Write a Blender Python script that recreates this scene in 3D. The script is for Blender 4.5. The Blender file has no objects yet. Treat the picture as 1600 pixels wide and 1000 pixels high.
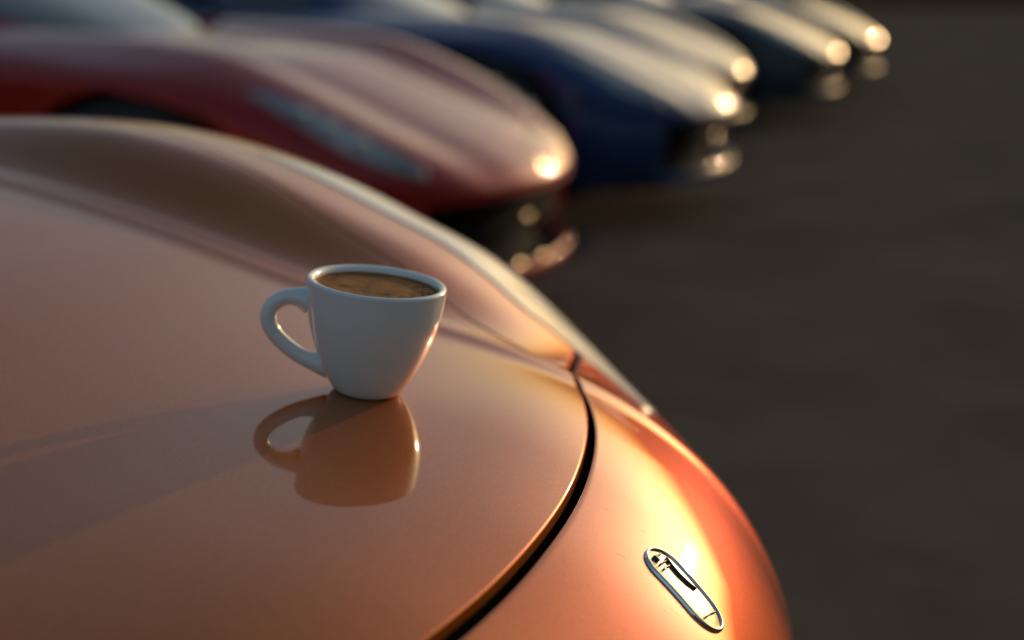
import bpy, math, random
import numpy as np
from mathutils import Matrix, Vector

random.seed(7)
rng = np.random.default_rng(7)
S = bpy.context.scene
COL = S.collection

# ------------------------------------------------------------------ camera
TH, CAM_H = math.radians(22.0), 1.0
PITCH = math.atan(535 / 2222.2)
CR = np.array([math.cos(TH), math.sin(TH), 0.0])          # camera right
CD = np.array([-math.sin(TH), math.cos(TH), 0.0])         # horizontal view axis
CF = CD * math.cos(PITCH) + np.array([0, 0, -math.sin(PITCH)])
CU = CD * math.sin(PITCH) + np.array([0, 0, math.cos(PITCH)])
cam_d = bpy.data.cameras.new('camera')
cam_d.sensor_width, cam_d.lens = 36.0, 50.0
cam_d.clip_start, cam_d.clip_end = 0.02, 20000.0
cam_d.dof.use_dof = True
cam_d.dof.focus_distance = 0.80
cam_d.dof.aperture_fstop = 3.3
cam = bpy.data.objects.new('camera', cam_d)
COL.objects.link(cam)
M = Matrix.Identity(4)
for i in range(3):
    M[i][0], M[i][1], M[i][2] = CR[i], CU[i], -CF[i]
M[2][3] = CAM_H
cam.matrix_world = M
S.camera = cam

# ------------------------------------------------------------------ sky and sun
SUN_AZ = math.radians(35.0)       # to the right of the view axis
SUN_EL = math.radians(9.0)
sd = CR * math.sin(SUN_AZ) + CD * math.cos(SUN_AZ)
W = bpy.data.worlds.new('World')
S.world = W
W.use_nodes = True
nt = W.node_tree
nt.nodes.clear()
sky = nt.nodes.new('ShaderNodeTexSky')
sky.sky_type = 'NISHITA'
sky.sun_disc = False
sky.sun_elevation = SUN_EL
sky.sun_rotation = math.atan2(sd[0], sd[1])
sky.air_density, sky.dust_density, sky.ozone_density = 1.40, 5.5, 2.6
bg = nt.nodes.new('ShaderNodeBackground')
bg.inputs['Strength'].default_value = 0.135
wo = nt.nodes.new('ShaderNodeOutputWorld')
nt.links.new(sky.outputs[0], bg.inputs[0])
nt.links.new(bg.outputs[0], wo.inputs[0])
sun_d = bpy.data.lights.new('sun', 'SUN')
sun_d.energy = 1.6
sun_d.angle = math.radians(0.5)
sun_d.color = (1.0, 0.76, 0.52)
sun = bpy.data.objects.new('sun', sun_d)
COL.objects.link(sun)
sv = Vector((sd[0] * math.cos(SUN_EL), sd[1] * math.cos(SUN_EL), math.sin(SUN_EL)))
sun.rotation_euler = sv.to_track_quat('Z', 'Y').to_euler()
sun.location = (2, 6, 5)

S.view_settings.view_transform = 'Standard'
S.view_settings.look = 'None'
S.view_settings.gamma = 1.0
S.view_settings.use_curve_mapping = False
S.view_settings.exposure = 0.32
S.cycles.use_denoising = True
S.cycles.adaptive_threshold = 0.004
S.cycles.max_bounces = 8
S.cycles.sample_clamp_indirect = 0

# ------------------------------------------------------------------ helpers
def tag(o, label=None, cat=None, group=None, kind=None):
    if label: o['label'] = label
    if cat: o['category'] = cat
    if group: o['group'] = group
    if kind: o['kind'] = kind
    return o

def empty(name, loc):
    o = bpy.data.objects.new(name, None)
    o.empty_display_size = 0.2
    o.location = loc
    COL.objects.link(o)
    return o

def mesh_obj(name, V, F, mat, parent=None, smooth=True, loc=None):
    me = bpy.data.meshes.new(name)
    me.from_pydata([tuple(map(float, v)) for v in V], [], [tuple(map(int, f)) for f in F])
    me.validate()
    if smooth:
        me.polygons.foreach_set('use_smooth', [True] * len(me.polygons))
    if mat: me.materials.append(mat)
    me.update()
    o = bpy.data.objects.new(name, me)
    COL.objects.link(o)
    if parent: o.parent = parent
    if loc is not None: o.location = loc
    return o

class MB:
    """collects vertices and faces of one mesh"""
    def __init__(self): self.V, self.F, self.n = [], [], 0
    def add(self, V, F):
        V = np.asarray(V, float).reshape(-1, 3)
        self.V.append(V)
        self.F += [tuple(int(i) + self.n for i in f) for f in F]
        self.n += len(V)
        return self
    def grid(self, G, flip=False, wrap=False):
        G = np.asarray(G, float)
        r, c = G.shape[:2]
        F = []
        for i in range(r - 1):
            for j in range(c if wrap else c - 1):
                k = (j + 1) % c
                q = (i * c + j, i * c + k, (i + 1) * c + k, (i + 1) * c + j)
                F.append(q[::-1] if flip else q)
        return self.add(G.reshape(-1, 3), F)
    def lathe(self, prof, axis='z', seg=48, centre=(0, 0, 0)):
        a = np.linspace(0, 2 * np.pi, seg, endpoint=False)
        P = np.asarray(prof, float)
        G = np.zeros((len(P), seg, 3))
        G[..., 0] = P[:, None, 0] * np.cos(a); G[..., 1] = P[:, None, 0] * np.sin(a); G[..., 2] = P[:, None, 1]
        if axis == 'y': G = G[..., [0, 2, 1]]
        return self.grid(G + np.array(centre), wrap=True)
    def box(self, c, s, ax=None):
        c, s = np.array(c, float), np.array(s, float) / 2
        ax = np.eye(3) if ax is None else np.array(ax)
        V = [c + ax.T @ (s * np.array(k)) for k in [(-1,-1,-1),(1,-1,-1),(1,1,-1),(-1,1,-1),(-1,-1,1),(1,-1,1),(1,1,1),(-1,1,1)]]
        return self.add(V, [(0,3,2,1),(4,5,6,7),(0,1,5,4),(1,2,6,5),(2,3,7,6),(3,0,4,7)])
    def tube(self, pts, rad, seg=16, up=(0, 0, 1), flat=1.0):
        P = np.asarray(pts, float); rad = np.broadcast_to(rad, len(P))
        T = np.gradient(P, axis=0); T /= np.linalg.norm(T, axis=1)[:, None]
        B = np.cross(T, np.array(up, float)); B /= np.linalg.norm(B, axis=1)[:, None]
        N = np.cross(B, T)
        a = np.linspace(0, 2 * np.pi, seg, endpoint=False)
        G = P[:, None] + rad[:, None, None] * (np.cos(a)[None, :, None] * N[:, None] + flat * np.sin(a)[None, :, None] * B[:, None])
        return self.grid(G, wrap=True)
    def build(self, name, mat, parent=None, smooth=True):
        return mesh_obj(name, np.concatenate(self.V), self.F, mat, parent, smooth)

def recalc(o):
    import bmesh
    bm = bmesh.new(); bm.from_mesh(o.data)
    bmesh.ops.recalc_face_normals(bm, faces=bm.faces)
    bm.to_mesh(o.data); bm.free()
    return o

# ------------------------------------------------------------------ materials
def new_mat(name, **kw):
    m = bpy.data.materials.new(name)
    m.use_nodes = True
    b = m.node_tree.nodes['Principled BSDF']
    for k, v in kw.items():
        k = k.replace('_', ' ')
        if isinstance(v, tuple) and len(v) == 3: v = (*v, 1)
        b.inputs[k].default_value = v
    return m

def noise_to(m, sock, scale, lo, hi, detail=4, rough=0.6, coords='Object', stretch=(1, 1, 1)):
    t = m.node_tree; b = t.nodes['Principled BSDF']
    tc = t.nodes.new('ShaderNodeTexCoord'); mp = t.nodes.new('ShaderNodeMapping')
    mp.inputs['Scale'].default_value = stretch
    n = t.nodes.new('ShaderNodeTexNoise'); n.inputs['Scale'].default_value = scale
    n.inputs['Detail'].default_value = detail; n.inputs['Roughness'].default_value = rough
    r = t.nodes.new('ShaderNodeValToRGB')
    r.color_ramp.elements[0].position, r.color_ramp.elements[1].position = 0.3, 0.7
    c = lambda v: (v, v, v, 1) if not isinstance(v, tuple) else (*v, 1)
    r.color_ramp.elements[0].color, r.color_ramp.elements[1].color = c(lo), c(hi)
    t.links.new(tc.outputs[coords], mp.inputs[0]); t.links.new(mp.outputs[0], n.inputs['Vector'])
    t.links.new(n.outputs['Fac'], r.inputs[0]); t.links.new(r.outputs[0], b.inputs[sock])
    return n, r

def bump(m, scale, strength, dist, detail=3, stretch=(1, 1, 1), sock='Normal'):
    t = m.node_tree; b = t.nodes['Principled BSDF']
    tc = t.nodes.new('ShaderNodeTexCoord'); mp = t.nodes.new('ShaderNodeMapping')
    mp.inputs['Scale'].default_value = stretch
    n = t.nodes.new('ShaderNodeTexNoise'); n.inputs['Scale'].default_value = scale; n.inputs['Detail'].default_value = detail
    bp = t.nodes.new('ShaderNodeBump'); bp.inputs['Strength'].default_value = strength; bp.inputs['Distance'].default_value = dist
    t.links.new(tc.outputs['Object'], mp.inputs[0]); t.links.new(mp.outputs[0], n.inputs['Vector'])
    t.links.new(n.outputs['Fac'], bp.inputs['Height']); t.links.new(bp.outputs[0], b.inputs[sock])

def paint(name, col, metallic=0.75, rough=0.42, flake=True, coat_ior=1.5):
    m = new_mat(name, Base_Color=col, Metallic=metallic, Roughness=rough, Coat_Weight=1.0, Coat_Roughness=0.025, Coat_IOR=coat_ior, Specular_Tint=tuple(min(1, c * 1.0 + 0.06) for c in col))
    if flake:
        t = m.node_tree; b = t.nodes['Principled BSDF']
        tc = t.nodes.new('ShaderNodeTexCoord')
        v = t.nodes.new('ShaderNodeTexVoronoi'); v.inputs['Scale'].default_value = 2600
        hs = t.nodes.new('ShaderNodeMixRGB'); hs.blend_type = 'MIX'
        hs.inputs[1].default_value = tuple(c * 0.72 for c in col) + (1,)
        hs.inputs[2].default_value = tuple(min(1, c * 1.28) for c in col) + (1,)
        sp = t.nodes.new('ShaderNodeSeparateColor')
        t.links.new(tc.outputs['Object'], v.inputs['Vector'])
        t.links.new(v.outputs['Color'], sp.inputs[0])
        t.links.new(sp.outputs[0], hs.inputs[0])
        t.links.new(hs.outputs[0], b.inputs['Base Color'])
    return m

MAT = {}
MAT['orange'] = paint('orange_metallic_paint', (0.44, 0.130, 0.006), 0.70, 0.50, True, 1.64)
noise_to(MAT['orange'], 'Coat Roughness', 22, 0.015, 0.07, 8, 0.75)      # dusty film and wipe marks in the clear coat
MAT['red'] = paint('dark_red_metallic_paint', (0.30, 0.016, 0.012), 0.3, 0.5, False, 1.42)
MAT['blue'] = paint('deep_blue_metallic_paint', (0.013, 0.044, 0.135), 0.3, 0.5, False, 1.42)
MAT['silver'] = paint('warm_silver_paint', (0.13, 0.115, 0.10), 0.3, 0.5, False, 1.36)
MAT['slate'] = paint('slate_grey_paint', (0.045, 0.06, 0.08), 0.25, 0.5, False, 1.36)
MAT['grey'] = paint('dark_grey_paint', (0.05, 0.05, 0.05), 0.25, 0.5, False, 1.36)
MAT['glass'] = new_mat('tinted_window_glass', Base_Color=(0.035, 0.045, 0.040), Roughness=0.05, Coat_Weight=1.0, Coat_Roughness=0.02, IOR=1.6)
MAT['seal'] = new_mat('black_rubber_seal', Base_Color=(0.005, 0.005, 0.005), Roughness=0.8, Specular_IOR_Level=0.0)
MAT['trim'] = new_mat('black_plastic_trim', Base_Color=(0.012, 0.012, 0.012), Roughness=0.55)
noise_to(MAT['trim'], 'Roughness', 60, 0.45, 0.65)
MAT['mesh'] = new_mat('black_grille_mesh', Base_Color=(0.008, 0.008, 0.008), Roughness=0.9, Specular_IOR_Level=0.05)
MAT['tyre'] = new_mat('tyre_rubber', Base_Color=(0.018, 0.018, 0.018), Roughness=0.8)
bump(MAT['tyre'], 90, 0.4, 0.004)
MAT['rim'] = new_mat('dark_alloy', Base_Color=(0.06, 0.06, 0.062), Metallic=0.9, Roughness=0.35)
MAT['chrome'] = new_mat('polished_chrome', Base_Color=(0.82, 0.80, 0.76), Metallic=1.0, Roughness=0.06)
MAT['satin'] = new_mat('satin_chrome', Base_Color=(0.88, 0.68, 0.43), Metallic=1.0, Roughness=0.25)
MAT['lens'] = new_mat('headlight_lens', Base_Color=(0.62, 0.62, 0.60), Metallic=0.0, Roughness=0.3, Coat_Weight=0.6, Coat_Roughness=0.03)
MAT['lens_dark'] = new_mat('smoked_headlight_lens', Base_Color=(0.13, 0.15, 0.16), Roughness=0.12, Coat_Weight=1.0, Coat_Roughness=0.03)
noise_to(MAT['lens_dark'], 'Base Color', 9, (0.10, 0.115, 0.12), (0.42, 0.45, 0.46), 3)
MAT['tail'] = new_mat('red_tail_lens', Base_Color=(0.25, 0.01, 0.01), Roughness=0.15, Coat_Weight=1.0)

# ------------------------------------------------------------------ car skin (SHAPE-BEGIN)
def spline(pts, n, mirror=False):
    """Catmull-Rom through pts, resampled evenly to n points"""
    P = np.asarray(pts, float)
    a, b = (P[1] * [1, -1], P[-2] * [1, -1]) if mirror else (2 * P[0] - P[1], 2 * P[-1] - P[-2])
    P = np.vstack([a, P, b])
    out = []
    for i in range(1, len(P) - 2):
        t = np.linspace(0, 1, 80, endpoint=False)[:, None]
        p0, p1, p2, p3 = P[i - 1], P[i], P[i + 1], P[i + 2]
        out.append(0.5 * (2 * p1 + (p2 - p0) * t + (2 * p0 - 5 * p1 + 4 * p2 - p3) * t ** 2 + (3 * p1 - p0 - 3 * p2 + p3) * t ** 3))
    out.append(P[-2][None])
    out = np.vstack(out)
    d = np.r_[0, np.cumsum(np.linalg.norm(np.diff(out, axis=0), axis=1))]
    s = np.linspace(0, d[-1], n)
    return np.stack([np.interp(s, d, out[:, k]) for k in range(P.shape[1])], 1)

def smooth1d(pts, x, reach=(-6, 1)):
    """smooth function through (x, value) pairs sorted by falling x"""
    P = np.array(sorted(pts), float)
    h = np.diff(P[:, 0]); d = np.diff(P[:, 1]) / h
    m = np.zeros(len(P))
    m[1:-1] = (d[:-1] * h[1:] + d[1:] * h[:-1]) / (h[:-1] + h[1:])
    m[0], m[-1] = d[0], d[-1]
    x = np.asarray(x, float)
    xc = np.clip(x, P[0, 0], P[-1, 0])
    i = np.clip(np.searchsorted(P[:, 0], xc) - 1, 0, len(P) - 2)
    t = (xc - P[i, 0]) / h[i]
    v = (2*t**3 - 3*t**2 + 1) * P[i, 1] + (t**3 - 2*t**2 + t) * h[i] * m[i] + (-2*t**3 + 3*t**2) * P[i+1, 1] + (t**3 - t**2) * h[i] * m[i+1]
    return v + np.where(x < P[0, 0], (x - P[0, 0]) * m[0], 0) + np.where(x > P[-1, 0], (x - P[-1, 0]) * m[-1], 0)

class Skin:
    PW = 2.4
    def __init__(self, c):
        self.c = c
        out = spline(c['outline'], 2400, True)
        out[:, 1] = np.maximum(out[:, 1], 0)
        self.O = out
        T = np.gradient(out, axis=0)
        T[0], T[-1] = (0, 1), (0, -1)
        T /= np.linalg.norm(T, axis=1)[:, None]
        self.N = np.stack([T[:, 1], -T[:, 0]], 1)          # outward
        self.L = np.r_[0, np.cumsum(np.linalg.norm(np.diff(out, axis=0), axis=1))]
        ex = np.array(sorted(c['edge']))
        self.ea = np.interp(out[:, 0], ex[:, 0], ex[:, 1]); self.eb = np.interp(out[:, 0], ex[:, 0], ex[:, 2])
    def at_x(self, x):
        """outline length where the outline passes x"""
        i = np.argmax(self.O[:, 0] < x)
        a, b = self.O[i - 1, 0], self.O[i, 0]
        return self.L[i - 1] + (self.L[i] - self.L[i - 1]) * (a - x) / (a - b)
    def out(self, s):
        f = lambda A: np.interp(s, self.L, A)
        o = np.stack([f(self.O[:, 0]), f(self.O[:, 1])], -1)
        n = np.stack([f(self.N[:, 0]), f(self.N[:, 1])], -1)
        return o, n / np.linalg.norm(n, axis=-1, keepdims=True), f(self.ea), f(self.eb)
    def top(self, x, y):
        y = np.abs(y); c = self.c
        z = smooth1d(c['profile'], x)
        return z + c['lateral'](x, y)
    def z(self, x, y):
        x = np.asarray(x, float); y = np.abs(np.asarray(y, float))
        sh = x.shape
        p = np.stack([x.ravel(), y.ravel()], 1)
        A, B = self.O[:-1], self.O[1:]
        AB = B - A; LL = (AB ** 2).sum(1)
        e = np.zeros(len(p)); ia = np.zeros(len(p)); ib = np.zeros(len(p))
        C = self.O[::12]
        for k in range(0, len(p), 4000):
            q = p[k:k + 4000]
            j = ((q[:, None] - C[None]) ** 2).sum(2).argmin(1) * 12
            best = np.full(len(q), 9e9); bt = np.zeros(len(q))
            for dj in range(-14, 15):
                jj = np.clip(j + dj, 0, len(A) - 1)
                t = np.clip(((q - A[jj]) * AB[jj]).sum(1) / LL[jj], 0, 1)
                d = ((q - A[jj] - t[:, None] * AB[jj]) ** 2).sum(1)
                better = d < best
                best = np.where(better, d, best); bt = np.where(better, jj + t, bt)
            e[k:k + 4000] = np.sqrt(best)
            ia[k:k + 4000] = np.interp(bt, np.arange(len(self.ea)), self.ea)
            ib[k:k + 4000] = np.interp(bt, np.arange(len(self.eb)), self.eb)
        q = np.clip(1 - e / ia, 0, 1)
        drop = ib * (1 - (1 - q ** self.PW) ** (1 / self.PW))
        return (self.top(p[:, 0], p[:, 1]) - drop).reshape(sh)
    def edge(self, s):
        """point, normal and height of the skin's widest line"""
        o, n, a, b = self.out(s)
        return o, n, self.top(o[..., 0], o[..., 1]) - b
    def side(self, s, w, zb=0.17):
        """point on the skin: w < 0 inward over the top, w > 0 metres down the wall"""
        s, w = np.broadcast_arrays(np.asarray(s, float), np.asarray(w, float))
        o, n, ze = self.edge(s)
        inn = o - n * np.maximum(-w, 0)[..., None]
        zt = self.z(inn[..., 0], inn[..., 1])
        f = np.clip(np.maximum(w, 0) / (ze - zb), 0, 1)
        off = self.bulge(f)
        xy = np.where((w < 0)[..., None], inn, o + n * off[..., None])
        z = np.where(w < 0, zt, ze - np.maximum(w, 0))
        return np.concatenate([xy, z[..., None]], -1)
    def bulge(self, f):
        return self.c.get('bulge', 0.02) * (1 - np.cos(2 * np.pi * f)) / 2 - self.c.get('tuck', 0.06) * f ** 3

def gauss(d): return np.exp(-d * d)

def smoother(t):
    t = np.clip(t, 0, 1)
    return t * t * t * (t * (6 * t - 15) + 10)

def lat_orange(x, y):
    rise = smooth1d([(-0.25, -0.004), (-0.34, -0.003), (-0.40, 0.001), (-0.47, 0.014), (-0.54, 0.028), (-0.62, 0.039), (-0.72, 0.046), (-0.82, 0.044), (-0.92, 0.035), (-1.1, 0.020), (-1.5, 0.010), (-2.2, 0.0), (-4, 0.0)], x)
    nose = smooth1d([(-0.2, 0.24), (-0.345, 0.20), (-0.42, 0.09), (-0.5, 0.02), (-0.6, 0), (-3, 0)], x)
    v = -0.09 * y ** 2 - 2.0 * nose * np.maximum(np.minimum(y, 0.24 + 0.24 * np.tanh(np.maximum(y - 0.24, 0) / 0.24)) - 0.10, 0) ** 2
    v = v + rise * smoother((y - 0.312) / 0.14) + 0.004 * gauss((y - 0.312) / 0.016)
    return v - 1.0 * np.maximum(y - 0.50, 0) ** 2

ORANGE = dict(
    outline=[(-0.090, 0), (-0.108, 0.12), (-0.148, 0.26), (-0.200, 0.43), (-0.292, 0.59), (-0.44, 0.70), (-0.70, 0.725), (-1.0, 0.77), (-1.5, 0.79), (-2.4, 0.79), (-3.2, 0.82), (-3.75, 0.74), (-4.0, 0.52), (-4.10, 0.25), (-4.12, 0)],
    edge=[(0, 0.22, 0.20), (-0.14, 0.22, 0.20), (-0.24, 0.26, 0.19), (-0.36, 0.27, 0.19), (-0.5, 0.22, 0.16), (-0.65, 0.19, 0.16), (-1.0, 0.2, 0.18), (-4.2, 0.22, 0.2)],
    profile=[(-0.04, 0.660), (-0.16, 0.697), (-0.255, 0.7225), (-0.33, 0.738), (-0.40, 0.7465), (-0.47, 0.755), (-0.56, 0.772), (-0.70, 0.806), (-0.86, 0.836), (-1.1, 0.851), (-1.5, 0.862), (-2.2, 0.90), (-3.2, 0.92), (-4.15, 0.86)],
    lateral=lat_orange, bulge=0.02, tuck=0.07,
    gap=lambda y: -0.2435 - 0.8 * (np.asarray(y) + 0.035) ** 2 - 2.1 * np.maximum(-0.2 - np.asarray(y), 0) ** 2, hood_half=0.33, hood_line=[(-0.345, 0.33), (-0.42, 0.352), (-0.51, 0.390), (-0.61, 0.412), (-0.71, 0.44), (-0.82, 0.47), (-1.1, 0.50), (-1.45, 0.51)],
    joint_x=-0.46, cowl=-1.42, door=-1.75, rear=-2.75, wheel=(-0.98, 0.30, 0.31), rear_wheel=(-3.25, 0.30, 0.31),
    half=0.75)
# (SHAPE-END)

def rows_top(n, pw=2.2):
    return 1 - (1 - np.linspace(0, 1, n)) ** pw

def flange(G, side, depth=0.018, rad=0.0012):
    """adds rolled-down edge rows to a grid; side in 'r0','r1','c0','c1'"""
    A = G if side[0] == 'r' else np.swapaxes(G, 0, 1)
    A = A if side[1] == '1' else A[::-1]
    e, p = A[-1], A[-2]
    d = e - p; d /= np.linalg.norm(d, axis=1)[:, None] + 1e-9
    dz = np.array([0, 0, 1.0])
    a = p + (e - p) * 0.75 if np.linalg.norm(e - p, axis=1).mean() < 0.004 else e - d * 0.003
    A = np.concatenate([A[:-1], a[None], e[None], (e + d * rad * 0.7 - dz * rad * 0.3)[None], (e + d * rad - dz * rad)[None],
                        (e + d * rad - dz * rad * 2)[None], (e + d * rad - dz * depth)[None]])
    A = A if side[1] == '1' else A[::-1]
    return A if side[0] == 'r' else np.swapaxes(A, 0, 1)

def wheel_meshes():
    t = MB()
    r, w = 1.0, 0.115
    t.lathe([(0.70, -w), (0.86, -w * 1.05), (0.96, -w * 0.95), (1.0, -w * 0.72), (1.0, w * 0.72), (0.96, w * 0.95), (0.86, w * 1.05), (0.70, w), (0.70, -w)], 'y', 64)
    m = MB()
    m.lathe([(0.715, -w), (0.735, w * 0.98), (0.70, w * 1.02), (0.67, w * 0.8), (0.66, -w * 0.6), (0.10, -w * 0.6), (0.10, w * 0.55), (0.06, w * 0.62), (0.001, w * 0.62)], 'y', 64)
    for k in range(5):
        for dd in (-0.13, 0.13):
            a = k * 2 * math.pi / 5 + dd
            ca, sa = math.cos(a), math.sin(a)
            ax = [(ca, 0, sa), (0, 1, 0), (-sa, 0, ca)]
            m.box((0.40 * ca, w * 0.55, 0.40 * sa), (0.60, 0.06, 0.07), ax)
    return t, m

def build_car(cfg, mat, name, label, loc, detail, group, cat='sports car'):
    """a sports car from its skin: panels, glass, lamps and wheels as parts of one Empty; x forward, nose near x = 0"""
    sk = Skin(cfg)
    root = empty(name, loc)
    tag(root, label, cat, group)
    dn = detail
    gw = cfg.get('gap_half', 0.0032)
    hh = cfg['hood_half']; cowl = cfg['cowl']
    hl = cfg['hood_line']
    hood_y = lambda x: smooth1d(hl, x)
    corner = cfg['gap'](hh)
    zf = lambda XY: np.concatenate([XY, sk.z(XY[..., 0], XY[..., 1])[..., None]], -1)

    # ---- hood
    nu, nv = int(120 * dn), int(130 * dn)
    u = np.linspace(-1, 1, nu); v = np.linspace(0, 1, nv) ** 1.25
    inset = 1 - gw * 0.6 / hh
    yf = u * hh * inset
    gwy = cfg.get('gap_of', lambda y: 0 * y + gw)
    xf = cfg['gap'](yf) - gwy(yf)
    XY = np.zeros((nv, nu, 2))
    for j, vv in enumerate(v):
        xs = (corner - gw) * (1 - vv) + cowl * vv
        xc = cowl - 0.05 * u ** 2 + 0.05
        XY[j, :, 0] = xf * (1 - vv) + xc * vv
        XY[j, :, 1] = u * (hood_y(xs) - gw * 0.6)
    G = zf(XY)
    G = flange(flange(flange(G, 'r0'), 'c0'), 'c1')
    MB().grid(G).build('hood', mat, root)

    # ---- dark sealing strip seen down the shut lines
    mb = MB()
    yy = np.linspace(-hh - 0.012, hh + 0.012, 81)
    o = np.linspace(-0.028, 0.028, 5)
    XY = np.stack([cfg['gap'](yy)[None] + o[:, None], np.broadcast_to(yy, (5, 81))], -1)
    Gs = zf(XY); Gs[..., 2] -= 0.0065
    mb.grid(Gs)
    xs = np.linspace(corner + 0.02, cowl, 90)
    for sg in (1, -1):
        XY = np.stack([np.broadcast_to(xs[None], (5, 90)), sg * (hood_y(xs)[None] + o[:, None])], -1)
        Gs = zf(XY); Gs[..., 2] -= 0.014
        mb.grid(Gs, sg < 0)

    # ---- outline stations
    s_j = sk.at_x(cfg['joint_x']) if not cfg.get('joint_s') else cfg['joint_s']
    s_d, s_r, s_e = sk.at_x(cfg['door']), sk.at_x(cfg['rear']), sk.L[-1]
    zb0 = 0.17
    wh = [cfg['wheel'], cfg['rear_wheel']]

    def bottoms(s):
        o_, n_, ze = sk.edge(s)
        zb = np.full(s.shape, zb0)
        for xw, zw, R in wh:
            d = np.abs(o_[:, 0] - xw)
            zb = np.where(d < R, np.minimum(zw + np.sqrt(np.maximum(R * R - d * d, 0)), ze - 0.004), zb)
        return zb, ze

    def stations(s0, s1, n):
        s = list(np.linspace(s0, s1, n))
        for xw, zw, R in wh:
            for e in (-R, R):
                se = sk.at_x(xw + e)
                for q in (-0.0005, 0.0005, -0.01, 0.01, 0.03, -0.03):
                    if s0 < se + q < s1: s.append(se + q)
        return np.unique(np.array(s))

    def skin_patch(I, s, nt_, nw, sg, wall_to=None, fl=()):
        """grid over the top from inner curve I to the outline, then down the wall"""
        o_, n_, a_, b_ = sk.out(s)
        t = rows_top(nt_)
        XY = I[None] * (1 - t)[:, None, None] + o_[None] * t[:, None, None]
        top = zf(XY)
        zb, ze = bottoms(s)
        if wall_to is not None: zb = np.maximum(zb, wall_to(s, zb))
        f = np.linspace(0, 1, nw)[1:]
        dep = (ze - zb)[None] * f[:, None] ** 1.3
        fr = dep / (ze - zb0)[None]
        off = sk.bulge(fr)
        wall = np.concatenate([o_[None] + n_[None] * off[..., None], (ze[None] - dep)[..., None]], -1)
        lip = wall[-1].copy(); lip[:, :2] -= n_ * 0.05
        Gp = np.concatenate([top, wall, lip[None]])
        for k in fl: Gp = flange(Gp, k)
        Gp = Gp.copy(); Gp[..., 1] *= sg
        return Gp

    # ---- fenders, doors
    for sg in (1, -1):
        s = stations(s_j + gw * 0.5, s_d - 0.002, int(150 * dn))
        fr = (s - s[0]) / (s[-1] - s[0])
        xi = (corner - 0.005) * (1 - fr) + cfg['door'] * fr
        I = np.stack([xi, hood_y(np.maximum(xi, cowl - 0.05)) + gw * 0.5], -1)
        MB().grid(skin_patch(I, s, int(60 * dn), int(30 * dn), sg, fl=('r0', 'c0')), sg > 0).build('fender', mat, root)
        if True:
            q = np.linspace(0, 1, 40)
            oj, _, _, _ = sk.out(np.array([s_j]))
            line = np.array([corner, hh])[None] * (1 - q)[:, None] + oj * q[:, None]
            line = line[:36]
            XY = np.stack([line + np.array([dx, 0]) for dx in (-0.02, 0, 0.02)])
            Gs = zf(XY); Gs[..., 2] -= 0.013; Gs[..., 1] *= sg
            mb.grid(Gs, sg < 0)
        s = stations(s_d + 0.002, s_r - 0.002, 40)
        fr = (s - s[0]) / (s[-1] - s[0])
        xi = cfg['door'] * (1 - fr) + cfg['rear'] * fr
        I = np.stack([xi, np.full(len(s), cfg['half'] * 0.66)], -1)
        dr = MB().grid(skin_patch(I, s, 24, 20, sg, fl=('c0', 'c1')), sg > 0).build('door', mat, root)
        p = sk.side(sk.at_x(cfg['rear'] + 0.22), 0.06); p = p * np.array([1, sg, 1])
        MB().tube([p + np.array([dx, sg * (0.012 + 0.012 * math.sin((dx + .09) / .18 * math.pi)), 0]) for dx in np.linspace(-0.09, 0.09, 9)], 0.009, 10).build('handle', mat, dr)
    mb.build('panel_gap_seal', MAT['seal'], root)

    # ---- nose panel
    lipw = cfg.get('mouth_half', 0.5); ztop = cfg.get('mouth_top', 0.40)
    s = np.linspace(-s_j + gw * 0.55, s_j - gw * 0.55, int(220 * dn) | 1)
    s = np.unique(np.r_[s, [m * k for k in (-1, 1) for m in (np.interp(lipw, sk.O[:900, 1], sk.L[:900]), np.interp(lipw, sk.O[:900, 1], sk.L[:900]) + 0.004)]])
    sa = np.abs(s); sg_ = np.sign(s)
    o_, n_, a_, b_ = sk.out(sa)
    frac = s / s_j
    yi = frac * hh
    I = np.stack([cfg['gap'](yi) + gwy(yi), yi], -1)
    Oo = o_ * np.stack([np.ones_like(s), sg_], -1)
    t = rows_top(int(70 * dn))
    XY = I[None] * (1 - t)[:, None, None] + Oo[None] * t[:, None, None]
    top = zf(XY)
    _, _, ze = sk.edge(sa)
    zb = np.where(np.abs(o_[:, 1]) < lipw + 0.002, ztop, zb0 + 0.03)
    f = np.linspace(0, 1, int(30 * dn) + 2)[1:]
    dep = (ze - zb)[None] * f[:, None] ** 1.3
    off = sk.bulge(dep / (ze - zb0)[None])
    nn = n_ * np.stack([np.ones_like(s), sg_], -1)
    wall = np.concatenate([Oo[None] + nn[None] * off[..., None], (ze[None] - dep)[..., None]], -1)
    lip = wall[-1].copy(); lip[:, :2] -= nn * 0.07
    G = np.concatenate([top, wall, lip[None]])
    G = flange(flange(flange(G, 'r0', 0.0045), 'c0'), 'c1')
    bump_ = MB().grid(G, True).build('front_bumper', mat, root)
    # mouth: dark recess, two slats, lower lip
    sm = np.linspace(-1, 1, 61) * (np.interp(lipw, sk.O[:900, 1], sk.L[:900]) + 0.02)
    om, nm, _, _ = sk.out(np.abs(sm)); q2 = np.stack([np.ones_like(sm), np.sign(sm)], -1)
    Pm, Nm = om * q2, nm * q2
    def ring(inset, z): return np.concatenate([Pm - Nm * inset, np.full((len(sm), 1), z)], 1)
    mo = MB().grid(np.stack([ring(0.0, ztop + 0.03), ring(0.075, ztop + 0.025), ring(0.12, 0.30), ring(0.11, 0.21), ring(0.0, 0.185)]), True)
    mo.build('air_intake', MAT['mesh'], bump_)
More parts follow.
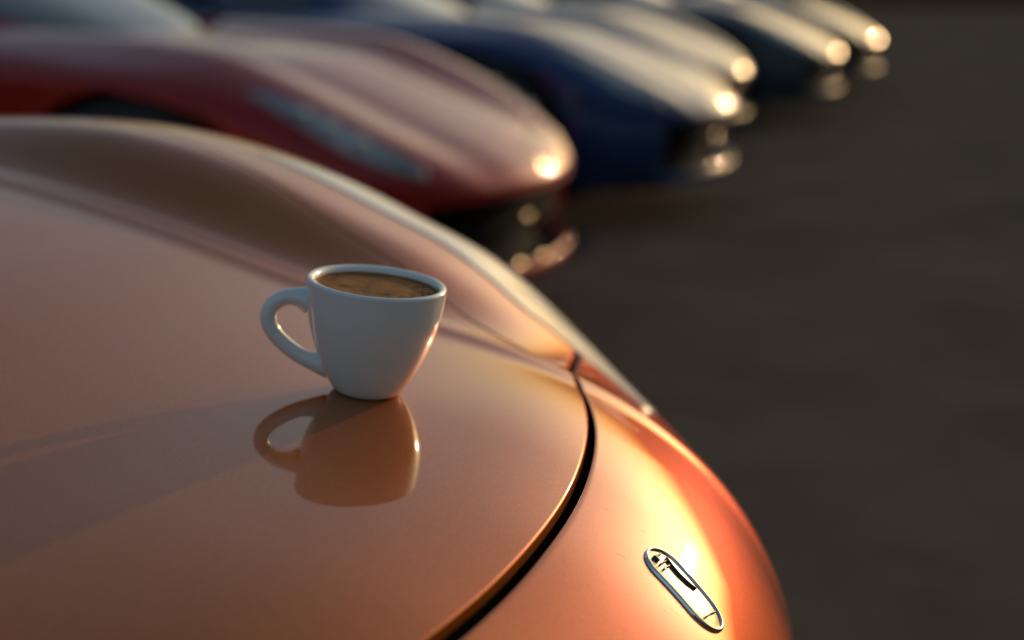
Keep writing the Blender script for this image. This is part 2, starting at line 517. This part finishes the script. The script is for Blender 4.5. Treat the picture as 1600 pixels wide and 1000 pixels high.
    for zz in (ztop - 0.055, ztop - 0.11):
        MB().grid(np.stack([ring(0.075, zz), ring(0.045, zz + 0.006), ring(0.045, zz - 0.006), ring(0.075, zz - 0.004)]), True).build('grille_slat', MAT['mesh'], bump_)
    MB().grid(np.stack([ring(0.02, 0.220), ring(0.004, 0.231), ring(-0.003, 0.232), ring(-0.006, 0.228), ring(-0.008, 0.205), ring(-0.004, 0.190), ring(0.05, 0.184)]), True).build('lower_lip', mat, root)

    # ---- rear body in one shell
    G2 = []
    s = stations(s_r + 0.002, s_e, 90)
    fr = (s - s[0]) / (s[-1] - s[0])
    for sg in (1, -1):
        xi = cfg['rear'] * (1 - fr) + (sk.O[-1, 0] + 0.5) * fr
        I = np.stack([xi, np.zeros(len(s))], -1)
        G2.append((skin_patch(I, s, 30, 20, sg), sg > 0))
    rb = MB()
    for g_, fl_ in G2: rb.grid(g_, fl_)
    rb = rb.build('rear_body', mat, root)
    for sg in (1, -1):
        s = np.linspace(s_e - 0.68, s_e - 0.25, 16)
        Gt = np.stack([sk.side(s, w) for w in (0.04, 0.05, 0.09, 0.10)])
        _, n_, _, _ = sk.out(s)
        for k in (1, 2): Gt[k][:, :2] += n_ * 0.008
        Gt[..., 1] *= sg
        MB().grid(Gt, sg > 0).build('tail_light', MAT['tail'], root)

    # ---- headlights
    hs = cfg['headlight']
    for sg in (1, -1):
        s0, s1 = sk.at_x(hs['x0']), sk.at_x(hs['x1'])
        n = int(90 * dn); f = np.linspace(0, 1, n)
        s = s0 * (1 - f) + s1 * f
        w_in = smooth1d(hs['inner'], f); w_out = smooth1d(hs['outer'], f)
        k = np.linspace(0, 1, 18)
        k = np.r_[0, 0.004, k[1:-1], 0.996, 1]
        Wg = w_in[None] * (1 - k)[:, None] + w_out[None] * k[:, None]
        Gh = sk.side(np.broadcast_to(s[None], Wg.shape), Wg)
        du = np.gradient(Gh, axis=1); dv = np.gradient(Gh, axis=0)
        nr = np.cross(du, dv); nr /= np.linalg.norm(nr, axis=-1, keepdims=True) + 1e-12
        nr *= np.sign((nr * np.array([0.1, 0.5, 1.0])).sum(-1, keepdims=True))
        lift = np.full(Wg.shape, hs.get('lift', 0.0035)); lift[0] = lift[-1] = -0.0005; lift[:, 0] = lift[:, -1] = -0.0005
        Gh = Gh + nr * lift[..., None]
        Gh[..., 1] *= sg
        h = MB().grid(Gh, sg < 0).build('headlight', MAT[hs.get('mat', 'lens')], root)
        for fl_ in hs.get('lamps', ()):
            c = sk.side(s0 * (1 - fl_) + s1 * fl_, np.interp(fl_, f, (w_in + w_out) / 2))
            nrm = np.array([0.3, 0.5, 0.8]); nrm /= np.linalg.norm(nrm)
            ctr = (c + nrm * 0.006) * np.array([1, sg, 1])
            a = np.linspace(0, np.pi / 2, 7)
            MB().lathe([(0.020 * math.cos(x), 0.008 * math.sin(x)) for x in a], 'z', 20, ctr).build('lamp_bulb', MAT['lens'], h)

    # ---- cabin
    x0, x1, zr = cfg.get('cab', (cowl + 0.12, -3.65, 1.20))
    ns, na = 60, 49
    fx = np.linspace(0, 1, ns)
    xs = x0 + (x1 - x0) * fx
    zroof = smooth1d([(0, 0.0), (0.10, 0.30), (0.22, 0.62), (0.36, 0.90), (0.50, 1.0), (0.62, 0.97), (0.8, 0.66), (0.92, 0.30), (1, 0.0)], fx)
    wb = smooth1d([(0, 0.40), (0.04, 0.56), (0.12, 0.72), (0.28, 0.82), (0.5, 0.84), (0.75, 0.72), (0.93, 0.5), (1, 0.3)], fx) * cfg['half']
    an = np.linspace(-np.pi / 2, np.pi / 2, na)
    yy = np.sign(np.sin(an)) * np.abs(np.sin(an)) ** 0.62
    zz = np.abs(np.cos(an)) ** 0.85
    zz[0] = zz[-1] = 0
    taper = 1 - 0.20 * zz[None] * zroof[:, None]
    Y = wb[:, None] * yy[None] * taper
    zdeck = sk.z(np.broadcast_to(xs[:, None], Y.shape), Y) - 0.03
    zd0 = zdeck[:, [na // 2]]
    Z = zdeck * (1 - zz[None]) + (zd0 + (zr - zd0) * zroof[:, None]) * zz[None]
    X = xs[:, None] - 0.10 * (np.abs(yy)[None] ** 2.5) * np.exp(-((fx[:, None]) / 0.35) ** 2) 
    Gc = np.stack([np.broadcast_to(X, Y.shape), Y, Z], -1)
    part = np.full((ns - 1, na - 1), 3)
    fm = (fx[1:] + fx[:-1]) / 2; am = np.degrees((an[1:] + an[:-1]) / 2)
    part[(fm < 0.37)[:, None] & (np.abs(am) < 52)[None]] = 0
    part[(fm > 0.64)[:, None] & (fm < 0.92)[:, None] & (np.abs(am) < 45)[None]] = 1
    sidew = (fm > 0.15)[:, None] & (fm < 0.70)[:, None] & (np.abs(am) > 60)[None] & (np.abs(am) < 86)[None]
    part[sidew & (am > 0)[None]] = 2; part[sidew & (am < 0)[None]] = 4
    Vc = Gc.reshape(-1, 3)
    for pid, nm_, mt in ((0, 'windscreen', MAT['glass']), (1, 'rear_window', MAT['glass']), (2, 'side_window', MAT['glass']), (4, 'side_window', MAT['glass']), (3, 'roof', mat)):
        ii, jj = np.where(part == pid)
        Fq = [(i * na + j, i * na + j + 1, (i + 1) * na + j + 1, (i + 1) * na + j) for i, j in zip(ii, jj)]
        used = np.unique(np.array(Fq)); re_ = {int(k): i for i, k in enumerate(used)}
        mesh_obj(nm_, Vc[used], [tuple(re_[k] for k in q) for q in Fq], mt, root)

    # ---- mirrors
    for sg in (1, -1):
        c = np.array([cfg['door'] - 0.50, sg * (cfg['half'] + 0.10), float(sk.z(np.array([cfg['door']]), np.array([cfg['half'] * 0.8]))[0]) + 0.10])
        a = np.linspace(-np.pi / 2, np.pi / 2, 13)
        m_ = MB()
        V = []
        for x in a:
            V.append([[0.055 * math.sin(x) * 1.2, math.copysign(abs(math.cos(q)) ** 0.6, math.cos(q)) * 0.10 * math.cos(x), math.copysign(abs(math.sin(q)) ** 0.6, math.sin(q)) * 0.062 * math.cos(x)] for q in np.linspace(0, 2 * np.pi, 24, endpoint=False)])
        m_.grid(np.array(V) + c, wrap=True)
        m_.tube([c + np.array([0, -sg * 0.05, -0.03]), c + np.array([0.01, -sg * 0.10, -0.07]), c + np.array([0.02, -sg * 0.17, -0.12])], 0.018, 10)
        m_.build('wing_mirror', mat, root)

    # ---- underbody and wheels
    ub = MB()
    ss = np.linspace(0, s_e, 90); o_, n_, _, _ = sk.out(ss); o_ = o_ - n_ * 0.08
    o_[:, 1] = np.clip(o_[:, 1], 0, cfg['half'] * 0.62)
    row = np.concatenate([o_, np.full((90, 1), 0.165)], 1)
    ub.grid(np.stack([row * [1, -1, 1], row]), True)
    ub.grid(np.stack([row * [1, -1, 1] + [0, 0, 0.16], row + [0, 0, 0.16]]), False)
    ub.build('underbody', MAT['trim'], root)
    half_w = cfg['half']
    for xw, zw, R in wh:
        for sg in (1, -1):
            o_, n_, _ = sk.edge(np.array([sk.at_x(xw)]))
            yo = o_[0, 1]
            a = np.linspace(0, np.pi, 25)
            L_ = np.array([[[xw + (R + 0.01) * math.cos(x), sg * y_, zw + (R + 0.01) * math.sin(x)] for x in a] for y_ in (yo - 0.32, yo - 0.02)])
            ln = MB().grid(L_, sg > 0)
            disc = np.array([[[xw + r * math.cos(x), sg * (yo - 0.32), zw + r * math.sin(x)] for x in a] for r in (0.001, R + 0.01)])
            ln.grid(disc, sg < 0)
            ln.build('wheel_arch_liner', MAT['mesh'], root)
            rw = R - 0.035
            w_ = empty('wheel', (xw, sg * (yo - 0.09), rw)); w_.parent = root
            w_.rotation_euler = (0, random.uniform(0, 1), 0 if sg > 0 else math.pi)
            w_.scale = (rw, 0.92, rw)
            for nm_, me in (('tyre', TYRE), ('rim', RIM)):
                ob = bpy.data.objects.new(nm_, me); COL.objects.link(ob); ob.parent = w_
    # made-up satin domes, added and tilted to throw sun glints
    for nm_, y_, w, r, ins in cfg.get('domes', ()):
        s_ = float(np.interp(abs(y_), sk.O[:900, 1], sk.L[:900]))
        p = sk.side(s_, w) * np.array([1, 1 if y_ >= 0 else -1, 1])
        n2 = np.array([0.81, 0.03, 0.585])          # tilted up from the nose
        out2 = sk.out(s_)[1] * np.array([1, 1 if y_ >= 0 else -1])
        p = p - ins * np.array([*out2, 0])
        b1 = np.cross(n2, [0, 0, 1.0]); b1 /= np.linalg.norm(b1); b2 = np.cross(n2, b1)
        d = MB()
        q = np.linspace(0, 2 * np.pi, 32, endpoint=False)
        R_ = 5.0 * r
        pr = [(r, -0.10 * r), (r, 0.0)] + [(r * k, math.sqrt(R_ * R_ - (r * k) ** 2) - math.sqrt(R_ * R_ - r * r)) for k in (0.995, 0.96, 0.88, 0.75, 0.6, 0.45, 0.3, 0.15, 0.001)]
        d.grid(np.array([[a_ * (math.cos(x) * b1 + math.sin(x) * b2) + (h_ + 0.002) * n2 for x in q] for a_, h_ in pr]), wrap=True)
        ob = recalc(d.build(nm_, MAT['satin'], root))
        ob.location = tuple(map(float, p))
        ob.scale = (cfg.get('dome_scale', 1.0),) * 3
    return root, sk

_t, _m = wheel_meshes()
_o = _t.build('tyre', MAT['tyre']); TYRE = _o.data; recalc(_o); bpy.data.objects.remove(_o)
_o = _m.build('rim', MAT['rim']); RIM = _o.data; recalc(_o); bpy.data.objects.remove(_o)

# ------------------------------------------------------------------ ground
asph = new_mat('asphalt', Base_Color=(0.02, 0.02, 0.02), Roughness=0.95, Specular_IOR_Level=0.0)
noise_to(asph, 'Base Color', 1.3, (0.072, 0.059, 0.048), (0.130, 0.108, 0.088), 8, 0.75)
bump(asph, 140, 0.4, 0.004, 5)
earth = new_mat('dry_earth', Base_Color=(0.14, 0.10, 0.07), Roughness=0.95, Specular_IOR_Level=0.0)
noise_to(earth, 'Base Color', 0.4, (0.035, 0.026, 0.018), (0.06, 0.045, 0.032), 6)
def sheet(name, x0, x1, y0, y1, z, m):
    return tag(mesh_obj(name, [(x0, y0, z), (x1, y0, z), (x1, y1, z), (x0, y1, z)], [(0, 1, 2, 3)], m, None, False), kind='structure')
sheet('ground', -6000, 6000, -6000, 6000, -0.004, earth)
sheet('asphalt', -60, 30, -30, 48, 0.0, asph)

# ------------------------------------------------------------------ cars
ORANGE['headlight'] = dict(x0=-0.235, x1=-0.700, inner=[(0, -0.100), (0.06, -0.146), (0.15, -0.186), (0.3, -0.215), (0.5, -0.226), (0.75, -0.222), (1, -0.222)],
                           outer=[(0, -0.099), (0.10, -0.082), (0.3, -0.085), (0.6, -0.10), (0.85, -0.145), (1, -0.221)], lift=0.0009)
ORANGE['mouth_top'], ORANGE['mouth_half'] = 0.36, 0.45
ORANGE['gap_half'] = 0.0034
ORANGE['gap_of'] = lambda y: np.clip(0.0048 - 0.006 * y, 0.0034, 0.0058)
Y0 = 0.65
car0, SK0 = build_car(ORANGE, MAT['orange'], 'orange_sports_car', 'glossy orange sports car in the foreground with a cup standing on its hood',
                      (0, Y0, 0), 1.6, 'sports cars parked side by side')

def lat_low(x, y):
    sw = smooth1d([(0, 0.0), (-0.2, 0.010), (-0.4, 0.030), (-0.7, 0.045), (-1.0, 0.045), (-1.3, 0.03), (-1.7, 0.015), (-2.4, 0.01), (-3.2, 0.05), (-4.4, 0.0)], x)
    return -0.05 * y ** 2 + sw * gauss((y - 0.50) / 0.15) - 0.014 * gauss((y - 0.31) / 0.10)

LOW = dict(
    outline=[(0, 0), (-0.018, 0.18), (-0.065, 0.36), (-0.155, 0.51), (-0.30, 0.63), (-0.52, 0.715), (-0.9, 0.77), (-1.4, 0.78), (-2.2, 0.77), (-3.0, 0.81), (-3.6, 0.83), (-4.1, 0.76), (-4.33, 0.52), (-4.40, 0.25), (-4.41, 0)],
    edge=[(0, 0.075, 0.036), (-0.06, 0.10, 0.05), (-0.12, 0.14, 0.075), (-0.3, 0.17, 0.13), (-0.55, 0.16, 0.075), (-0.9, 0.14, 0.045), (-1.4, 0.17, 0.07), (-4.1, 0.2, 0.14), (-5, 0.2, 0.15)],
    profile=[(0, 0.486), (-0.1, 0.538), (-0.2, 0.583), (-0.33, 0.635), (-0.55, 0.722), (-0.7, 0.772), (-0.9, 0.803), (-1.1, 0.822), (-1.3, 0.842), (-1.9, 0.87), (-2.6, 0.89), (-3.4, 0.91), (-4.1, 0.91), (-4.5, 0.88)],
    lateral=lat_low, bulge=0.015, tuck=0.06, gap=lambda y: -0.13 - 0.6 * y ** 2, hood_half=0.33,
    hood_line=[(-0.195, 0.33), (-0.45, 0.36), (-0.8, 0.385), (-1.2, 0.44), (-1.5, 0.48)],
    joint_x=-0.25, cowl=-1.35, door=-1.55, rear=-2.75, wheel=(-0.87, 0.345, 0.385), rear_wheel=(-3.4, 0.345, 0.365), half=0.77,
    mouth_half=0.50, mouth_top=0.430, cab=(-1.20, -3.9, 1.18),
    headlight=dict(x0=-0.14, x1=-0.56, inner=[(0, -0.02), (0.2, -0.055), (0.5, -0.095), (0.85, -0.10), (1, -0.085)],
                   outer=[(0, -0.005), (0.2, -0.01), (0.5, -0.03), (0.85, -0.06), (1, -0.08)], lift=0.004, mat='lens_dark', lamps=(0.36, 0.52, 0.68)),
    dome_scale=0.46,
    domes=[('badge', 0.0, -0.022, 0.040, 0), ('slat_glint_dome', -0.06, 0.10, 0.010, 0.046), ('lip_glint_dome', -0.14, 0.222, 0.014, -0.006), ('lip_glint_dome', 0.02, 0.225, 0.014, -0.006)])  # all added for their sun glints, the badge dome included

row = [('red', 'dark red sports car parked just behind the orange one', -1.40, 3.74, 'red_sports_car'),
       ('blue', 'deep blue sports car between the red car and the paler cars', -1.43, 6.00, 'blue_sports_car'),
       ('silver', 'warm silver sports car parked set back beyond the blue one', -1.90, 8.35, 'silver_sports_car'),
       ('slate', 'slate grey sports car second from the far end of the row', -1.72, 10.6, 'slate_sports_car'),
       ('grey', 'dark grey sports car at the far end of the row', -1.79, 13.1, 'grey_sports_car')]
def copy_tree(o, parent=None):
    c = o.copy(); COL.objects.link(c)
    if parent: c.parent = parent
    for ch in list(o.children): copy_tree(ch, c)
    return c
proto = None
for cname, label, x, y, nm in row:
    if proto is None:
        proto, SK1 = build_car(LOW, MAT[cname], nm, label, (x, y, 0), 0.7, 'sports cars parked side by side')
        base = MAT[cname]
        continue
    ds = dict(blue=0.60, silver=0.80, slate=0.95, grey=1.1)[cname]
    c = copy_tree(proto); c.name = nm; c.location = (x, y, 0); c.rotation_euler.z = math.radians(dict(blue=0.8, silver=-1.2, slate=0.5, grey=-0.8)[cname]); c['label'] = label
    stack = [c]
    while stack:
        q = stack.pop(); stack += list(q.children)
        if q.name.split('.')[0] in ('badge', 'slat_glint_dome', 'lip_glint_dome'): q.scale = (ds,) * 3
        if q.type == 'MESH' and q.data.materials and q.data.materials[0] == base:
            q.material_slots[0].link = 'OBJECT'
            q.material_slots[0].material = MAT[cname]

# ------------------------------------------------------------------ badge on the orange nose
def oval(rx, ry, n=24, m=14):
    """pill outline"""
    d = max(rx - ry, 1e-5)
    a = np.linspace(-np.pi / 2, np.pi / 2, n)
    r = np.stack([d + ry * np.cos(a), ry * np.sin(a)], 1)
    t = np.linspace(d, -d, m + 2)[1:-1]
    up = np.stack([t, np.full(m, ry)], 1)
    return np.concatenate([r, up, -r, -up])
def on_skin(sk, x, y):
    h = 1e-3
    z = lambda a, b: float(sk.z(np.array([a]), np.array([b]))[0])
    p = np.array([x, y, z(x, y)])
    n = np.array([-(z(x + h, y) - z(x - h, y)) / 2 / h, -(z(x, y + h) - z(x, y - h)) / 2 / h, 1.0])
    return p, n / np.linalg.norm(n)
bx, by = -0.1835, 0.054
bp, bn = on_skin(SK0, bx, by)
bt = np.array([math.cos(-0.10), math.sin(-0.10), 0]); bt = bt - bn * bt.dot(bn); bt /= np.linalg.norm(bt)
bb = np.cross(bn, bt)
def badge_ring(rx, ry, h):
    P = oval(rx, ry)
    out = []
    for a, b in P:
        q = bp + bt * a + bb * b
        z = float(SK0.z(np.array([q[0]]), np.array([q[1]]))[0])
        q = np.array([q[0], q[1], z])
        out.append(q + bn * h)
    return np.array(out)
b_ = MB().grid(np.array([badge_ring(rx, ry, h) for rx, ry, h in [(0.0296, 0.0158, -0.002), (0.0296, 0.0158, 0.0010), (0.0292, 0.0154, 0.0018), (0.0285, 0.0147, 0.0021), (0.0278, 0.0140, 0.0018), (0.0275, 0.0137, 0.0008)]]), wrap=True)
badge = recalc(b_.build('badge', MAT['chrome'], car0))
f_ = MB().grid(np.array([badge_ring(rx, ry, h) for rx, ry, h in [(0.0276, 0.0138, 0.0006), (0.0245, 0.0106, 0.0011), (0.0205, 0.0066, 0.0014), (0.0139, 0.0001, 0.0015)]]), wrap=True)
MAT['enamel'] = new_mat('champagne_badge_face', Base_Color=(0.46, 0.37, 0.24), Metallic=0.9, Roughness=0.28, Coat_Weight=0.5)
recalc(f_.build('badge_face', MAT['enamel'], badge))

MAT['mark'] = new_mat('dark_badge_mark', Base_Color=(0.03, 0.025, 0.02), Roughness=0.35)
def mark(pts, w):
    mk = MB()
    P = np.array([[*p, 0] for p in pts], float)
    T = np.gradient(P, axis=0); T /= np.linalg.norm(T, axis=1)[:, None]
    N_ = np.stack([-T[:, 1], T[:, 0]], 1)
    w = np.broadcast_to(w, len(P))
    rows = []
    for side, lift in ((-1, 0.0007), (-1, 0.0031), (1, 0.0031), (1, 0.0007)):
        q2 = P[:, :2] + N_ * (w * side)[:, None] / 2
        out_ = []
        for a, b in q2:
            q = bp + bt * a + bb * b
            out_.append([q[0], q[1], float(SK0.z(np.array([q[0]]), np.array([q[1]]))[0])] + bn * lift)
        rows.append(out_)
    return recalc(mk.grid(np.array(rows)).build('badge_mark', MAT['mark'], badge))
mark([(-0.0235, -0.0050), (-0.0190, -0.0046)], 0.0012)
mark([(-0.0225, -0.0030), (-0.0225, 0.0034)], 0.0012)
mark([(-0.0172, -0.0062), (-0.0172, 0.0010)], 0.0010)
mark([(-0.0138, -0.0066), (-0.0138, 0.0002)], 0.0012)
mark([(-0.0190, 0.0052), (-0.0120, 0.0030), (-0.0060, 0.0026), (0.0000, 0.0040), (0.0050, 0.0066)], [0.0006, 0.0016, 0.0018, 0.0014, 0.0004])
mark([(0.0200, -0.0072), (0.0196, 0.0), (0.0200, 0.0060)], 0.0010)

# ------------------------------------------------------------------ cup of coffee on the hood
cx, cy = -0.4085, 0.116
cp, cn = on_skin(SK0, cx, cy)
porc = new_mat('white_porcelain', Base_Color=(0.80, 0.80, 0.79), Roughness=0.12, Coat_Weight=0.6, Coat_Roughness=0.04, IOR=1.5)
cup = empty('espresso_cup', tuple(cp + np.array([0, Y0, 0])))
tag(cup, 'small white porcelain cup of black coffee standing on the orange hood', 'cup')
hdir = -CR - cn * (-CR).dot(cn); hdir /= np.linalg.norm(hdir)
hy = np.cross(cn, hdir)
Rm = Matrix.Identity(4)
for i in range(3): Rm[i][0], Rm[i][1], Rm[i][2] = hdir[i], hy[i], cn[i]
cup.rotation_euler = Rm.to_euler()
CH = 0.0715
prof = spline([(0.0185, 0.0), (0.0203, 0.0008), (0.0228, 0.0033), (0.0265, 0.0090), (0.0307, 0.0170), (0.0346, 0.0265), (0.0384, 0.0380), (0.0410, 0.0490), (0.0425, 0.0595), (0.0433, 0.0690)], 48)
rimp = [(0.0434, 0.0700), (0.0432, 0.0708), (0.0426, 0.0714), (0.0416, 0.0717), (0.0402, 0.0714), (0.0391, 0.0706), (0.0386, 0.0694)]
inner = spline([(0.0384, 0.068), (0.0376, 0.058), (0.0350, 0.040), (0.030, 0.026), (0.022, 0.015), (0.012, 0.0080), (0.0005, 0.0070)], 24)
body = MB().lathe([(0.0005, 0.0022), (0.0155, 0.0020), (0.0172, 0.0004)] + list(map(tuple, prof)) + rimp + list(map(tuple, inner)), 'z', 128)
bo = recalc(body.build('cup_body', porc, cup))
hp = spline([(0.0395, 0, 0.0540), (0.0460, 0, 0.0556), (0.0560, 0, 0.0545), (0.0635, 0, 0.0480), (0.0652, 0, 0.0395), (0.0605, 0, 0.0305), (0.0510, 0, 0.0225), (0.0405, 0, 0.0170), (0.0245, 0, 0.0135)], 48)
f = np.linspace(0, 1, 48)
rad = 0.0050 + 0.0034 * np.exp(-(f / 0.10) ** 2) + 0.0030 * np.exp(-((1 - f) / 0.13) ** 2)
MB().tube(hp, rad, 24, up=(0, 1, 0), flat=1.0).build('handle', porc, cup)
crema = new_mat('coffee_crema', Base_Color=(0.16, 0.075, 0.028), Roughness=0.5, Specular_IOR_Level=0.03)
n_, r_ = noise_to(crema, 'Base Color', 90, (0.060, 0.020, 0.006), (0.42, 0.200, 0.060), 9, 0.72, stretch=(1, 1.3, 1))
n_.inputs['Distortion'].default_value = 0.4
bump(crema, 500, 0.3, 0.0006)
rr = np.r_[np.linspace(0.0004, 0.0372, 24), 0.0379, 0.0384]
zz = np.r_[np.full(24, 0.0672), 0.0673, 0.0679]
co = MB().lathe(list(zip(rr, zz)), 'z', 96)
coffee = recalc(co.build('coffee', crema, cup))
bub = MB()
for k in range(150):
    a = rng.normal(2.4, 0.8); r = 0.0378 - abs(rng.normal(0, 0.006)); q = rng.uniform(0.00025, 0.0009)
    c = np.array([r * math.cos(a), r * math.sin(a), 0.0672])
    w = np.linspace(0, 2 * np.pi, 8, endpoint=False)
    bub.grid(np.array([[c + [q * k_ * math.cos(x), q * k_ * math.sin(x), q * h_] for x in w] for k_, h_ in ((1, -0.1), (0.85, 0.4), (0.5, 0.72), (0.02, 0.82))]), wrap=True)
tag(recalc(bub.build('crema_bubbles', crema, coffee)), kind='stuff')

# ------------------------------------------------------------------ dust and fine scratches on the orange paint
dustm = new_mat('pale_dust', Base_Color=(0.62, 0.50, 0.38), Roughness=0.8)
du = MB()
def surf_frame(x, y):
    p, n = on_skin(SK0, x, y)
    t = np.cross(n, [0, 1.0, 0.0]); t /= np.linalg.norm(t)
    return p, n, t, np.cross(n, t)
for k in range(700):
    x = rng.uniform(-0.62, -0.10) if k < 260 else rng.uniform(-0.245, -0.12)
    y = rng.uniform(-0.2, 0.30)
    if abs(x - float(ORANGE['gap'](y))) < 0.009: continue
    p, n, t, b = surf_frame(x, y)
    q = rng.uniform(0.00007, 0.00022)
    V = [p + q * (math.cos(w) * t + math.sin(w) * b) * rng.uniform(0.6, 1.3) for w in np.linspace(0, 2 * np.pi, 6, endpoint=False)] + [p + n * q * 0.9]
    du.add(V, [(i, (i + 1) % 6, 6) for i in range(6)])
for k in range(60):
    x = rng.uniform(-0.235, -0.13); y = rng.uniform(-0.06, 0.22)
    if x > -0.13 - 0.4 * y * y: continue
    p, n, t, b = surf_frame(x, y)
    a = rng.normal(0.5, 0.35); L_ = rng.uniform(0.002, 0.007); wd = rng.uniform(0.00003, 0.00007)
    d1 = math.cos(a) * t + math.sin(a) * b; d2 = -math.sin(a) * t + math.cos(a) * b
    V = []
    for f_ in (-1, 0, 1):
        c = p + d1 * L_ * f_ / 2
        c[2] = float(SK0.z(np.array([c[0]]), np.array([c[1]]))[0])
        wl = wd * (1 if f_ == 0 else 0.2)
        V += [c - d2 * wl, c + n * 0.00005, c + d2 * wl]
    du.add(V, [(0, 1, 4, 3), (1, 2, 5, 4), (3, 4, 7, 6), (4, 5, 8, 7)])
tag(du.build('dust_and_scratches', dustm, car0), kind='stuff')
